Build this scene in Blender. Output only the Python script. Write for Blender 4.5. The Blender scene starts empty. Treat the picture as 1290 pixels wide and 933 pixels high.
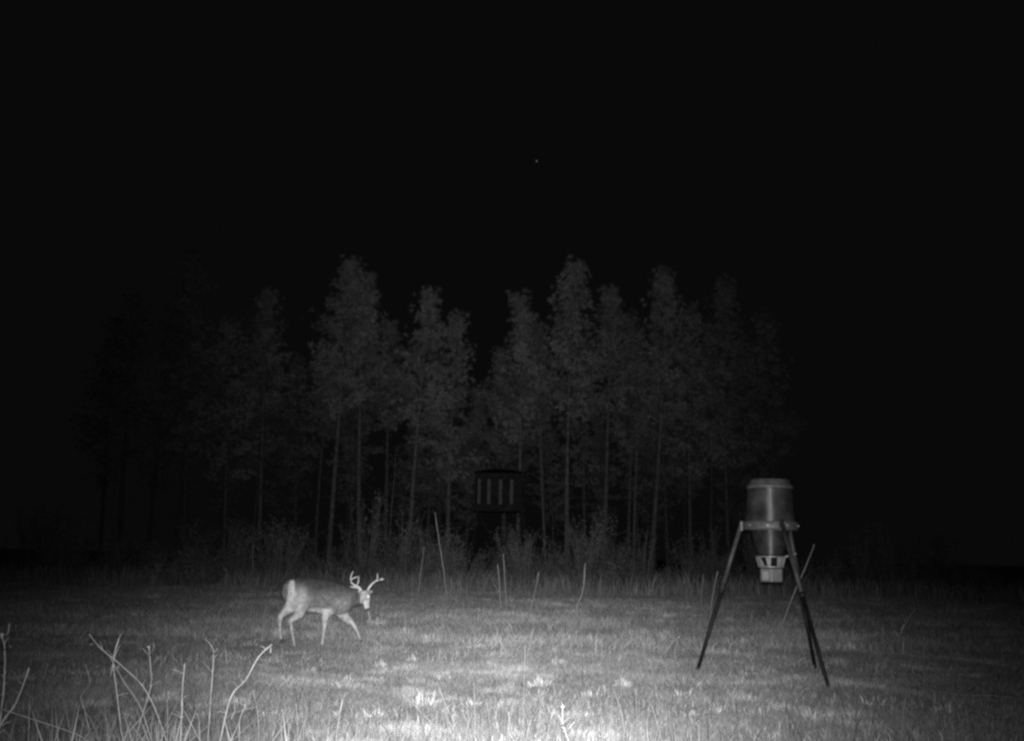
import bpy, bmesh, math, random
import numpy as np
from mathutils import Vector, Matrix

# ------------------------------------------------------------------ camera
# trail camera strapped 1.24 m up, tilted up and rolled a little.
W0, H0, FPX = 1290.0, 933.0, 1400.0
CAM_H, PITCH, ROLL = 1.24, math.atan(233.5 / 1400.0), math.radians(1.0)
scene = bpy.context.scene
col = scene.collection
_f = Vector((0, math.cos(PITCH), math.sin(PITCH)))
_u = Vector((0, -math.sin(PITCH), math.cos(PITCH)))
_x = Vector((1, 0, 0))
_r = _x * math.cos(ROLL) + _u * math.sin(ROLL)
_v = -_x * math.sin(ROLL) + _u * math.cos(ROLL)
CAM = Vector((0, 0, CAM_H))
cd = bpy.data.cameras.new('camera')
cd.sensor_fit = 'HORIZONTAL'; cd.sensor_width = 36.0
cd.lens = 36.0 * FPX / W0
cd.clip_start = 0.05; cd.clip_end = 3000
cam = bpy.data.objects.new('camera', cd); col.objects.link(cam)
M = Matrix((( _r.x, _v.x, -_f.x, 0), (_r.y, _v.y, -_f.y, 0), (_r.z, _v.z, -_f.z, 0), (0, 0, 0, 1)))
cam.matrix_world = Matrix.Translation(CAM) @ M
scene.camera = cam

# ------------------------------------------------------------------ night sky and the camera's infrared flash
world = bpy.data.worlds.new('World'); scene.world = world; world.use_nodes = True
bg = world.node_tree.nodes['Background']
bg.inputs[0].default_value = (1, 1, 1, 1); bg.inputs[1].default_value = 0.0027
sl = bpy.data.lights.new('infrared_flash', 'POINT')
sl.energy = 17000.0; sl.color = (1, 1, 1); sl.shadow_soft_size = 0.04
flash = bpy.data.objects.new('infrared_flash', sl); col.objects.link(flash)

def ray(px, py):
    return (_f * FPX + _r * (px - W0 / 2) - _v * (py - H0 / 2)).normalized()
flash.location = CAM + Vector((0, 0, 0.03))
# beam pattern of the lamp (like an IES profile): a narrow main lobe and a weak wide spill
BEAM, BH, BV, SPILL = ray(630, 575), 0.226, 0.36, 0.042
sl.use_nodes = True
def beam(nt):
    N, L = nt.nodes, nt.links
    em = N['Emission']; ge = N.new('ShaderNodeNewGeometry')
    def dot(v):
        d = N.new('ShaderNodeVectorMath'); d.operation = 'DOT_PRODUCT'; d.inputs[1].default_value = tuple(v)
        L.new(ge.outputs['Incoming'], d.inputs[0]); return d.outputs['Value']
    def op(o, a, b=None):
        n = N.new('ShaderNodeMath'); n.operation = o
        for i, q in enumerate((a, b)):
            if q is None: continue
            if isinstance(q, (int, float)): n.inputs[i].default_value = q
            else: L.new(q, n.inputs[i])
        return n.outputs[0]
    side = BEAM.cross(Vector((0, 0, 1))).normalized(); up = side.cross(BEAM)
    fw = dot(BEAM)
    h2 = op('POWER', op('ABSOLUTE', op('DIVIDE', dot(side), fw)), 2.0); v2 = op('POWER', op('ABSOLUTE', op('DIVIDE', dot(up), fw)), 2.0)
    def lobe(sh, sv, k):
        e = op('ADD', op('MULTIPLY', h2, 1/sh**2), op('MULTIPLY', v2, 1/sv**2))
        return op('MULTIPLY', op('EXPONENT', op('MULTIPLY', e, -1.0)), k)
    L.new(op('MULTIPLY', op('ADD', lobe(BH, BV, 1.0), lobe(0.65, 0.5, SPILL)), op('GREATER_THAN', fw, 0.0)), em.inputs['Strength'])
beam(sl.node_tree)

scene.render.engine = 'CYCLES'
scene.view_settings.view_transform = 'Standard'
scene.view_settings.look = 'None'
scene.view_settings.exposure = 0.0
scene.view_settings.gamma = 1.0
scene.cycles.max_bounces = 3
scene.cycles.diffuse_bounces = 2
scene.cycles.use_denoising = False
scene.cycles.filter_width = 2.7

# ------------------------------------------------------------------ helpers
rng = np.random.default_rng(7)
random.seed(7)

def gz(x, y):
    """gentle lie of the field"""
    return (0.022 * np.sin(x * 0.33 + 0.6) * np.sin(y * 0.29 + 1.1)
            + 0.008 * np.sin(x * 0.83 + y * 0.41) + 0.006 * np.sin(y * 0.9 - x * 0.37 + 2.0))

def at(px, py, Y):
    d = ray(px, py)
    return CAM + d * (Y / d.y)

def ground_at(px, py):
    d = ray(px, py); z = 0.0
    for _ in range(6):
        t = (z - CAM_H) / d.z
        p = CAM + d * t
        z = float(gz(p.x, p.y))
    return Vector((p.x, p.y, z))

def tag(o, label=None, cat=None, group=None, kind=None):
    if label: o['label'] = label
    if cat: o['category'] = cat
    if group: o['group'] = group
    if kind: o['kind'] = kind
    return o

def empty(name, loc=(0, 0, 0), rz=0.0):
    o = bpy.data.objects.new(name, None); col.objects.link(o)
    o.empty_display_size = 0.2
    o.location = loc; o.rotation_euler = (0, 0, rz)
    return o

class MB:
    def __init__(s): s.v = []; s.f = []; s.c = []
    def add(s, verts, faces, c=None):
        b = len(s.v); s.v += [tuple(p) for p in verts]
        s.f += [tuple(i + b for i in f) for f in faces]
        if c is not None: s.c += [c] * len(verts)
    def box(s, lo, hi, rot=None, org=None):
        x0, y0, z0 = lo; x1, y1, z1 = hi
        vs = [Vector(p) for p in ((x0,y0,z0),(x1,y0,z0),(x1,y1,z0),(x0,y1,z0),(x0,y0,z1),(x1,y0,z1),(x1,y1,z1),(x0,y1,z1))]
        if rot is not None: vs = [rot @ p for p in vs]
        if org is not None: vs = [p + Vector(org) for p in vs]
        s.add(vs, [(0,3,2,1),(4,5,6,7),(0,1,5,4),(1,2,6,5),(2,3,7,6),(3,0,4,7)])
    def tube(s, pts, radii, n=6, cap=True, c=None):
        pts = [Vector(p) for p in pts]
        vs = []; fs = []
        ref = None
        for i, p in enumerate(pts):
            t = (pts[min(i+1, len(pts)-1)] - pts[max(i-1, 0)]).normalized()
            if ref is None:
                ref = Vector((0, 0, 1)) if abs(t.z) < 0.8 else Vector((1, 0, 0))
            a = (ref - t * ref.dot(t)).normalized(); b = t.cross(a); ref = a
            r = radii[i] if hasattr(radii, '__len__') else radii
            ra, rb = r if hasattr(r, '__len__') else (r, r)
            for k in range(n):
                w = 2 * math.pi * k / n
                vs.append(p + a * (ra * math.cos(w)) + b * (rb * math.sin(w)))
        for i in range(len(pts) - 1):
            for k in range(n):
                k2 = (k + 1) % n
                fs.append((i*n+k, i*n+k2, (i+1)*n+k2, (i+1)*n+k))
        if cap:
            fs.append(tuple(range(n-1, -1, -1))); fs.append(tuple(range((len(pts)-1)*n, len(pts)*n)))
        s.add(vs, fs, c)
    def lathe(s, prof, n=40, center=(0, 0, 0), cap0=True, cap1=True):
        cx, cy, cz = center; vs = []; fs = []
        for (r, z) in prof:
            for k in range(n):
                w = 2 * math.pi * k / n
                vs.append((cx + r * math.cos(w), cy + r * math.sin(w), cz + z))
        m = len(prof)
        for i in range(m - 1):
            for k in range(n):
                k2 = (k + 1) % n
                fs.append((i*n+k, i*n+k2, (i+1)*n+k2, (i+1)*n+k))
        if cap0: fs.append(tuple(range(n-1, -1, -1)))
        if cap1: fs.append(tuple(range((m-1)*n, m*n)))
        s.add(vs, fs)
    def mesh(s, name, smooth=False):
        me = bpy.data.meshes.new(name); me.from_pydata(s.v, [], s.f)
        if s.c and len(s.c) == len(s.v):
            at_ = me.attributes.new('tone', 'FLOAT', 'POINT'); at_.data.foreach_set('value', s.c)
        me.update()
        if smooth: me.polygons.foreach_set('use_smooth', [True] * len(me.polygons))
        return me
    def build(s, name, mat, parent=None, smooth=False):
        me = s.mesh(name, smooth); me.materials.append(mat)
        o = bpy.data.objects.new(name, me); col.objects.link(o)
        if parent is not None: o.parent = parent
        return o

def np_mesh(name, V, F, tone=None):
    """V (n,3), F (m,3) triangles"""
    me = bpy.data.meshes.new(name)
    m = len(F)
    me.vertices.add(len(V)); me.vertices.foreach_set('co', np.ascontiguousarray(V, dtype=np.float32).ravel())
    me.loops.add(m * 3); me.loops.foreach_set('vertex_index', np.ascontiguousarray(F, dtype=np.int32).ravel())
    me.polygons.add(m); me.polygons.foreach_set('loop_start', np.arange(0, m * 3, 3, dtype=np.int32))
    me.polygons.foreach_set('loop_total', np.full(m, 3, dtype=np.int32))
    if tone is not None:
        a = me.attributes.new('tone', 'FLOAT', 'POINT'); a.data.foreach_set('value', tone.astype(np.float32))
    me.update(calc_edges=True); me.validate()
    return me

def link_mesh(name, me, mat, parent=None):
    if not me.materials: me.materials.append(mat)
    o = bpy.data.objects.new(name, me); col.objects.link(o)
    if parent is not None: o.parent = parent
    return o

def copy_tree(o, parent=None):
    c = o.copy(); col.objects.link(c)
    if parent is not None: c.parent = parent
    for ch in list(o.children): copy_tree(ch, c)
    return c

# ------------------------------------------------------------------ materials (near-infrared picture: grey tones)
def mat(name, base, rough=0.9, spec=0.1, var=0.0, scale=8.0, tone=False, bump=0.0, metal=0.0, detail=4.0, trans=0.0, scale2=None):
    m = bpy.data.materials.new(name); m.use_nodes = True
    nt = m.node_tree; N = nt.nodes; L = nt.links
    p = N['Principled BSDF']
    p.inputs['Roughness'].default_value = rough
    p.inputs['Specular IOR Level'].default_value = spec
    p.inputs['Metallic'].default_value = metal
    p.inputs['Base Color'].default_value = (base, base, base, 1)
    src = None
    if var > 0:
        tc = N.new('ShaderNodeTexCoord'); nz = N.new('ShaderNodeTexNoise')
        nz.inputs['Scale'].default_value = scale; nz.inputs['Detail'].default_value = detail
        L.new(tc.outputs['Object'], nz.inputs['Vector'])
        mr = N.new('ShaderNodeMapRange')
        mr.inputs[1].default_value = 0.3; mr.inputs[2].default_value = 0.7
        mr.inputs[3].default_value = base * (1 - var); mr.inputs[4].default_value = base * (1 + var)
        L.new(nz.outputs[0], mr.inputs[0]); src = mr.outputs[0]
        if scale2:
            n2 = N.new('ShaderNodeTexNoise'); n2.inputs['Scale'].default_value = scale2; n2.inputs['Detail'].default_value = 3
            L.new(tc.outputs['Object'], n2.inputs['Vector'])
            m2 = N.new('ShaderNodeMapRange'); m2.inputs[1].default_value = 0.3; m2.inputs[2].default_value = 0.7
            m2.inputs[3].default_value = 1 - var; m2.inputs[4].default_value = 1 + var
            L.new(n2.outputs[0], m2.inputs[0])
            mu = N.new('ShaderNodeMath'); mu.operation = 'MULTIPLY'
            L.new(src, mu.inputs[0]); L.new(m2.outputs[0], mu.inputs[1]); src = mu.outputs[0]
        if bump > 0:
            bp = N.new('ShaderNodeBump'); bp.inputs['Strength'].default_value = bump; bp.inputs['Distance'].default_value = 0.05
            L.new(nz.outputs[0], bp.inputs['Height']); L.new(bp.outputs[0], p.inputs['Normal'])
    if tone:
        a = N.new('ShaderNodeAttribute'); a.attribute_name = 'tone'
        if src is None:
            mu = N.new('ShaderNodeMath'); mu.operation = 'MULTIPLY'; mu.inputs[1].default_value = base
            L.new(a.outputs['Fac'], mu.inputs[0]); src = mu.outputs[0]
        else:
            mu = N.new('ShaderNodeMath'); mu.operation = 'MULTIPLY'
            L.new(a.outputs['Fac'], mu.inputs[0]); L.new(src, mu.inputs[1]); src = mu.outputs[0]
    if src is not None: L.new(src, p.inputs['Base Color'])
    return m

M_ground = mat('field_soil', 0.20, 0.95, 0.05, var=0.4, scale=3.0, bump=0.5, detail=8, scale2=0.35)
M_grass = mat('field_grass', 0.30, 0.85, 0.08, tone=True)
M_dry = mat('dry_stem', 0.225, 0.8, 0.1, var=0.3, scale=25)
M_clump = mat('tall_dry_grass', 0.22, 0.85, 0.1, tone=True)
M_far = mat('brightened_far_stem', 0.28, 0.8, 0.1, var=0.25, scale=6)  # paler copy of the dry stem; colour lifts distant stalks the flash leaves dim
M_tuftleaf = mat('dry_leaf', 0.26, 0.85, 0.1, var=0.3, scale=40)
M_wisp = mat('thin_stem', 0.15, 0.85, 0.1, var=0.3, scale=25)
M_tuft = mat('pale_tuft', 0.47, 0.85, 0.1, tone=True)
M_needle = mat('pine_needles', 0.17, 0.8, 0.1, tone=True)
M_bark = mat('pine_bark', 0.105, 0.95, 0.05, var=0.45, scale=6, bump=0.6)
M_twig = mat('brush_twig', 0.20, 0.9, 0.05, tone=True)
M_coat = mat('deer_coat', 1.0, 0.9, 0.08, var=0.3, scale=17, tone=True, bump=0.25, detail=7)
M_antler = mat('antler_bone', 0.62, 0.55, 0.3, var=0.2, scale=30)
M_hoof = mat('hoof_horn', 0.10, 0.6, 0.3)
M_eye = mat('eye_shine', 0.9, 0.35, 1.0)
M_barrel = mat('barrel_paint', 0.050, 0.56, 1.0, var=0.5, scale=7, bump=0.05, detail=8)
_p = M_barrel.node_tree.nodes['Principled BSDF']; _t = M_barrel.node_tree.nodes.new('ShaderNodeTangent'); _t.direction_type = 'RADIAL'; _t.axis = 'Z'
M_barrel.node_tree.links.new(_t.outputs[0], _p.inputs['Tangent']); _p.inputs['Anisotropic'].default_value = 0.9; _p.inputs['Anisotropic Rotation'].default_value = 0.25; _p.inputs['Metallic'].default_value = 0.35
M_lid = mat('lid_paint', 0.075, 0.45, 0.35, var=0.3, scale=12)
M_band = mat('band_metal', 0.075, 0.5, 0.4, var=0.3, scale=14)
M_legm = mat('leg_paint', 0.012, 0.6, 0.25, var=0.4, scale=10)
M_legu = mat('leg_upper_metal', 0.042, 0.55, 0.3, var=0.4, scale=10)
M_bright = mat('bare_steel', 0.24, 0.4, 0.5, var=0.2, scale=20)
M_box = mat('control_box_plastic', 0.04, 0.5, 0.3, var=0.25, scale=20)
M_dark = mat('dark_opening', 0.012, 0.9, 0.05)
M_blind = mat('blind_paint', 0.02, 0.9, 0.05, var=0.4, scale=4)
M_post = mat('pale_timber', 0.085, 0.9, 0.05, var=0.3, scale=6)
M_timber = mat('weathered_timber', 0.022, 0.9, 0.05, var=0.4, scale=5)

# ------------------------------------------------------------------ ground
def axis(lo, hi, step, far, k):
    a = list(np.arange(lo, hi + 1e-6, step)); s = step
    while a[-1] < far: s *= k; a.append(a[-1] + s)
    s = step
    while a[0] > -far: s *= k; a.insert(0, a[0] - s)
    return np.array(a)
gx = axis(-26, 26, 0.5, 900, 1.25); gy = axis(0, 60, 0.5, 900, 1.25)
GX, GY = np.meshgrid(gx, gy)
fade = np.clip(1 - (np.hypot(GX, GY - 30) - 60) / 60, 0, 1)
GZ = gz(GX, GY) * fade
nx, ny = len(gx), len(gy)
idx = np.arange(nx * ny).reshape(ny, nx)
q = np.stack([idx[:-1, :-1], idx[:-1, 1:], idx[1:, 1:], idx[1:, :-1]], -1).reshape(-1, 4)
F = np.concatenate([q[:, [0, 1, 2]], q[:, [0, 2, 3]]])
me = np_mesh('ground', np.stack([GX.ravel(), GY.ravel(), GZ.ravel()], 1), F)
me.polygons.foreach_set('use_smooth', [True] * len(me.polygons))
g = link_mesh('ground', me, M_ground); tag(g, 'grassy field floor running back to the pine wood', kind='structure')

# ------------------------------------------------------------------ grass sward: one uncountable mass
def vnoise(x, y, s, seed):
    r = np.random.default_rng(seed); T = r.random((256, 256))
    u = x / s; v = y / s
    i = np.floor(u).astype(int); j = np.floor(v).astype(int); fu = u - i; fv = v - j
    fu = fu * fu * (3 - 2 * fu); fv = fv * fv * (3 - 2 * fv)
    g_ = lambda a, b: T[a % 256, b % 256]
    return (g_(i, j)*(1-fu)*(1-fv) + g_(i+1, j)*fu*(1-fv) + g_(i, j+1)*(1-fu)*fv + g_(i+1, j+1)*fu*fv)

def blades(n, d0, d1, hmin, hmax, wmul, power, half=0.62, seed=1, lean=0.5, clump=0.6):
    r = np.random.default_rng(seed)
    t = r.random(n)
    d = (d0**power + t * (d1**power - d0**power))**(1 / power)
    an = (r.random(n) * 2 - 1) * half
    x = d * np.tan(an); y = d
    pat = 0.5 * vnoise(x, y, 0.9, 11) + 0.3 * vnoise(x, y, 0.3, 12) + 0.35 * vnoise(x, y, 3.1, 13)
    keep = r.random(n) < np.clip(0.6 + clump * (pat - 0.5) * 2.2, 0.12, 1)
    x, y, d, pat = x[keep], y[keep], d[keep], pat[keep]; n = len(x)
    h = (hmin + (hmax - hmin) * r.random(n)**2.0) * (0.55 + 0.9 * pat)
    w = (0.0022 + 0.00042 * d * wmul) * (0.7 + 0.6 * r.random(n))
    a = r.random(n) * 2 * np.pi
    la = r.random(n) * 2 * np.pi; ll = h * lean * r.random(n) * 1.6
    z = gz(x, y)
    bx, by = np.cos(a) * w, np.sin(a) * w
    tx, ty = np.cos(la) * ll, np.sin(la) * ll
    V = np.empty((n, 5, 3))
    V[:, 0] = np.stack([x - bx, y - by, z - 0.01], 1)
    V[:, 1] = np.stack([x + bx, y + by, z - 0.01], 1)
    V[:, 2] = np.stack([x + tx*0.4 + bx*0.8, y + ty*0.4 + by*0.8, z + h*0.6], 1)
    V[:, 3] = np.stack([x + tx*0.4 - bx*0.8, y + ty*0.4 - by*0.8, z + h*0.6], 1)
    V[:, 4] = np.stack([x + tx, y + ty, z + h], 1)
    b = np.arange(n)[:, None] * 5
    F = np.concatenate([b + [0, 1, 2], b + [0, 2, 3], b + [3, 2, 4]])
    tone = np.where((h > .13) & (d < 12), .5, 1.0) * (0.45 + 0.95 * np.clip(pat, 0, 1)**1.3) * (0.65 + 0.7 * r.random(n))  # tall blades near the camera darkened in colour against the strong flash
    return V.reshape(-1, 3), F, np.repeat(tone, 5)

def sward(n, d0, d1, hmin, hmax, wmul, power, half, seed, dry=1.0):  # dry only scales the blade colour up, as extra brightness
    r = np.random.default_rng(seed)
    d = (d0**power + r.random(n) * (d1**power - d0**power))**(1 / power)
    x = d * np.tan((r.random(n) * 2 - 1) * half); y = d
    pat = 0.45 * vnoise(x, y, 0.8, 11) + 0.3 * vnoise(x, y, 0.27, 12) + 0.3 * vnoise(x, y, 2.6, 13)
    h = (hmin + (hmax - hmin) * r.random(n)) * (0.6 + 0.8 * pat)
    w = (0.002 + 0.0004 * d * wmul) * (0.7 + 0.6 * r.random(n)); a = r.random(n) * np.pi; la = r.random(n) * 6.283; ll = h * r.random(n) * 1.3
    z = gz(x, y); bx, by = np.cos(a) * w, np.sin(a) * w
    V = np.stack([np.stack([x - bx, y - by, z - .012], 1), np.stack([x + bx, y + by, z - .012], 1), np.stack([x + np.cos(la) * ll, y + np.sin(la) * ll, z + h], 1)], 1)
    pt2 = vnoise(x, y * 0.7, 0.22, 17) * vnoise(x, y * 0.6, 0.55, 18)
    tone = (0.42 + 0.75 * np.clip(pat, 0, 1)**1.5 + 2.0 * np.clip(pt2 - 0.34, 0, 1)) * (0.7 + 0.6 * r.random(n))
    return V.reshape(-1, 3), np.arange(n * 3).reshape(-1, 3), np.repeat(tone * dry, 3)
parts = [sward(560000, 5.2, 17, 0.02, 0.06, 1.3, 1.0, 0.60, 21), sward(430000, 16, 50, 0.06, 0.16, 1.5, 0.9, 0.52, 22, 1.4),  # far sward colour raised to brighten the dim mid-field
         blades(60000, 5.2, 16, 0.03, 0.09, 0.9, 1.0, seed=3, clump=0.35, lean=1.0),
         blades(40000, 15, 49, 0.06, 0.2, 1.0, 0.9, seed=4, half=0.55, clump=0.35, lean=1.0),
         blades(26000, 35, 49, 0.15, 0.75, 0.8, 1.0, seed=8, half=0.5, lean=0.4, clump=0.9),
         blades(2000, 4.6, 9, 0.12, 0.34, 0.6, 1.2, seed=5, lean=0.35, clump=0.9),
         blades(2200, 9, 30, 0.10, 0.28, 0.6, 1.0, seed=6, lean=0.35, clump=0.9)]
off = 0; VV = []; FF = []; TT = []
for V, F, T in parts:
    VV.append(V); FF.append(F + off); TT.append(T); off += len(V)
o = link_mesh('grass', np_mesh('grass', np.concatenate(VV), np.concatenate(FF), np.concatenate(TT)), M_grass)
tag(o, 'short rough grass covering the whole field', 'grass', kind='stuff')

# ------------------------------------------------------------------ pine trees
def pine_meshes(seed, h=13.0, start=0.45, width=1.7, bend=0.25):
    r = random.Random(seed)
    ph = r.random() * 6
    def axis_pt(z):
        return Vector((bend * math.sin(z / h * 2.4 + ph) - bend * math.sin(ph), bend * math.cos(z / h * 2.0 + ph) - bend * math.cos(ph), z))
    tr = MB()
    zs = [0, 0.3, 1, 2.5, 4, 5.5, 7, 8.5, 10, 11.5, h - 0.15]
    base = 0.105 + 0.03 * r.random()
    tr.tube([axis_pt(z) - Vector((0, 0, 0.1 if z == 0 else 0)) for z in zs],
            [base * (1.25 if z == 0 else 1) * (1 - 0.93 * (z / h)**1.1) for z in zs], n=8)
    lm = MB(); NV = []; NT = []
    def tuft(c, out, size, n, tone):
        for _ in range(n):
            d = Vector((r.gauss(0, 1), r.gauss(0, 1), r.gauss(0.25, 0.9))) + out * 0.8
            if d.length < 0.1: continue
            d.normalize(); L = size * (0.6 + 0.6 * r.random())
            s = d.cross(Vector((r.gauss(0, 1), r.gauss(0, 1), r.gauss(0, 1))))
            if s.length < 1e-3: continue
            s = s.normalized() * (0.007 + 0.008 * r.random())
            c2 = c + d * 0.02
            NV.extend((c2 - s, c2 + s, c2 + d * L)); NT.extend([tone * (0.7 + 0.6 * r.random())] * 3)
    nl = 92
    for i in range(nl):
        u = (i + r.random()) / nl
        z = h * (start + (1 - start) * u**0.92)
        uu = (z / h - start) / (1 - start)
        prof = (min(1, uu / 0.28 + 0.30)) * (1 - max(0, (uu - 0.22) / 0.78))**1.15 + 0.09
        L = 0.92 * width * prof * (0.40 + 0.85 * r.random())
        az = r.random() * 2 * math.pi
        rise = 0.15 + 0.75 * uu + r.gauss(0, 0.12)
        p0 = axis_pt(min(z, h - 0.2))
        out = Vector((math.cos(az), math.sin(az), 0))
        tip = p0 + out * L + Vector((0, 0, L * rise))
        mid = p0 + out * L * 0.5 + Vector((0, 0, L * rise * 0.35))
        lm.tube([p0, mid, tip], [0.030 * (1 - uu * 0.6), 0.018, 0.006], n=4, cap=False)
        tone = 0.55 + 0.9 * r.random()
        nt_ = int(5 + 6 * L)
        for k in range(nt_):
            t = 0.34 + 0.70 * ((k + r.random()) / nt_)**0.7
            p = p0.lerp(mid, t * 2) if t < 0.5 else mid.lerp(tip, (t - 0.5) * 2)
            p = p + Vector((r.gauss(0, 1), r.gauss(0, 1), r.gauss(0, 0.7))) * 0.17 * (0.4 + t)
            tuft(p, out * 0.5 + Vector((0, 0, 0.3)), 0.19, 24, tone)
    for k in range(6): tuft(axis_pt(h - 0.2 - 0.12 * k), Vector((0, 0, 0.8)), 0.26, 10, 1.0)
    for i in range(14):                         # bare snags below the crown
        z = h * (0.16 + (start - 0.12) * r.random()); az = r.random() * 6.28; L = 0.3 + 0.8 * r.random()
        p0 = axis_pt(z); out = Vector((math.cos(az), math.sin(az), r.gauss(0.1, 0.2)))
        lm.tube([p0, p0 + out * L], [0.014, 0.004], n=3, cap=False)
    NV = np.array([tuple(v) for v in NV]); NF = np.arange(len(NV)).reshape(-1, 3)
    tm = tr.mesh('trunk', True); tm.materials.append(M_bark)
    lmm = lm.mesh('limbs', True); lmm.materials.append(M_bark)
    cm = np_mesh('crown', NV, NF, np.array(NT)); cm.materials.append(M_needle)
    return tm, lmm, cm
PINES = [pine_meshes(21, 13, 0.50, 1.55, 0.20), pine_meshes(22, 13, 0.44, 1.5, 0.30), pine_meshes(23, 13, 0.56, 1.35, 0.15),
         pine_meshes(24, 13, 0.38, 1.6, 0.25), pine_meshes(25, 13, 0.52, 1.4, 0.40), pine_meshes(26, 13, 0.33, 1.75, 0.2),
         pine_meshes(27, 13, 0.58, 1.25, 0.3), pine_meshes(28, 13, 0.47, 1.5, 0.2)]

def pine(px, ytop, Y, kind, label, group=None, rz=None, wide=1.0):
    top = at(px, ytop, Y)
    x = top.x; z0 = float(gz(x, Y)) if Y < 60 else 0.0
    H = top.z - z0
    s = H / 13.0
    t = empty('pine_tree', (x, Y, z0), random.random() * 6.28 if rz is None else rz)
    t.scale = (wide * (0.5 + 0.5 * s), wide * (0.5 + 0.5 * s), s)
    for nm, me in zip(('trunk', 'limbs', 'crown'), PINES[kind]):
        o = bpy.data.objects.new(nm, me); col.objects.link(o); o.parent = t
        if nm != 'trunk': o['kind'] = 'stuff'
    tag(t, label, 'pine tree', group)
    return t

G1 = 'pines along the front of the wood'
front = [
    (430, 328, 47, 0, 'tall pine with lumpy crown and pale bare trunk directly behind the walking buck'),
    (468, 342, 48, 6, 'slim pine just beside the tall lumpy-crowned pine behind the buck'),
    (526, 362, 46, 4, 'pine with curving pale trunk rising behind the buck\'s antlers'),
    (573, 392, 49, 3, 'shorter pine at the gap in the treetops, on the buck\'s side of the blind'),
    (345, 366, 50, 2, 'pointed pine standing behind the buck\'s rump'),
    (256, 318, 55, 3, 'tall dim pine at the outer end of the wood beyond the buck\'s rump'),
    (655, 374, 49, 7, 'pine whose crown rises right over the box blind'),
    (718, 328, 48, 0, 'tallest pine beside the box blind with a long straight pale trunk'),
    (762, 362, 52, 2, 'narrow pine squeezed behind the tallest pine beside the blind'),
    (818, 343, 49, 4, 'tall broad pine midway between box blind and feeder with thin pale trunk'),
    (868, 384, 52, 5, 'low bushy pine on the blind\'s side of the feeder'),
    (914, 348, 54, 3, 'dim tall pine rising just above the feeder barrel'),
    (300, 402, 50, 5, 'short bushy pine between the tall dim pine and the pointed pine'),
]
for px, yt, Y, k, lab in front: pine(px, yt, Y, k, lab)
G2 = 'pines standing deeper in the wood'
L2 = 'dark pine deep in the wood, half hidden behind the front pines'
for px, yt, Y, k in [(205, 410, 62, 5), (235, 440, 60, 1), (330, 450, 62, 7), (385, 450, 64, 1), (410, 430, 60, 6), (450, 420, 66, 3), (497, 405, 57, 2),
                     (545, 450, 64, 5), (600, 490, 66, 7), (640, 440, 64, 0), (690, 410, 62, 6), (740, 420, 64, 3),
                     (790, 400, 57, 7), (840, 420, 64, 3), (890, 410, 62, 1), (940, 420, 61, 5), (665, 430, 70, 1), (800, 440, 70, 5),
                     (290, 520, 70, 3), (365, 530, 72, 5), (440, 540, 74, 7), (520, 530, 70, 5), (560, 520, 72, 3), (590, 540, 68, 5),
                     (635, 530, 72, 7), (700, 540, 70, 5), (755, 530, 72, 3), (825, 540, 70, 5), (860, 520, 72, 7), (915, 540, 70, 5)]:
    pine(px, yt, Y, k, ('short dark pine deep in the wood ' if yt > 490 else 'dark pine half hidden behind the front pines ') + ('behind the buck' if px < 540 else 'near the box blind' if px < 720 else 'toward the feeder'), G2)
G3 = 'pines in the unlit ends of the wood'
L3 = 'barely visible pine at an unlit outer end of the wood'
for px, yt, Y, k in [(175, 372, 56, 0), (150, 400, 58, 5), (975, 395, 56, 1)]:
    pine(px, yt, Y, k, L3 + (' beyond the buck' if px < 640 else ' beyond the feeder'), G3)

def snag(px, yt, Y, lean, r0, label):
    top = at(px, yt, Y); b = Vector((top.x - lean, Y, float(gz(top.x, Y)))); t = empty('dead_tree', b); tag(t, label, 'dead tree'); rs = random.Random(int(px))
    h = top - b; m = MB(); pts = [h*f + Vector((.12*math.sin(f*5+px), .1*math.sin(f*4), 0))*f*(1-f)*2 for f in (0, .15, .35, .55, .75, 1)]
    pts[0].z -= .06
    m.tube(pts, [r0, r0*.9, r0*.75, r0*.6, r0*.45, r0*.2], n=7); m.build('trunk', M_bark, t, True)
    for k in range(9):
        f = .3+.65*rs.random(); p = h*f; a = rs.random()*6.28; L_ = .3+.8*rs.random()
        m = MB(); m.tube([p, p+Vector((math.cos(a)*L_*.5, math.sin(a)*L_*.5, L_*.3)), p+Vector((math.cos(a)*L_, math.sin(a)*L_, L_*.35))], [.016, .011, .004], n=4); m.build('limb', M_bark, t)
snag(499, 560, 45.5, .12, .05, 'thin dead sapling between the pale pine trunks behind the buck')
snag(680, 500, 47.0, -.35, .06, 'leaning dead tree just past the box blind')
snag(802, 470, 46.5, .1, .07, 'slim dead tree beside the broad pine between blind and feeder')

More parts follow.
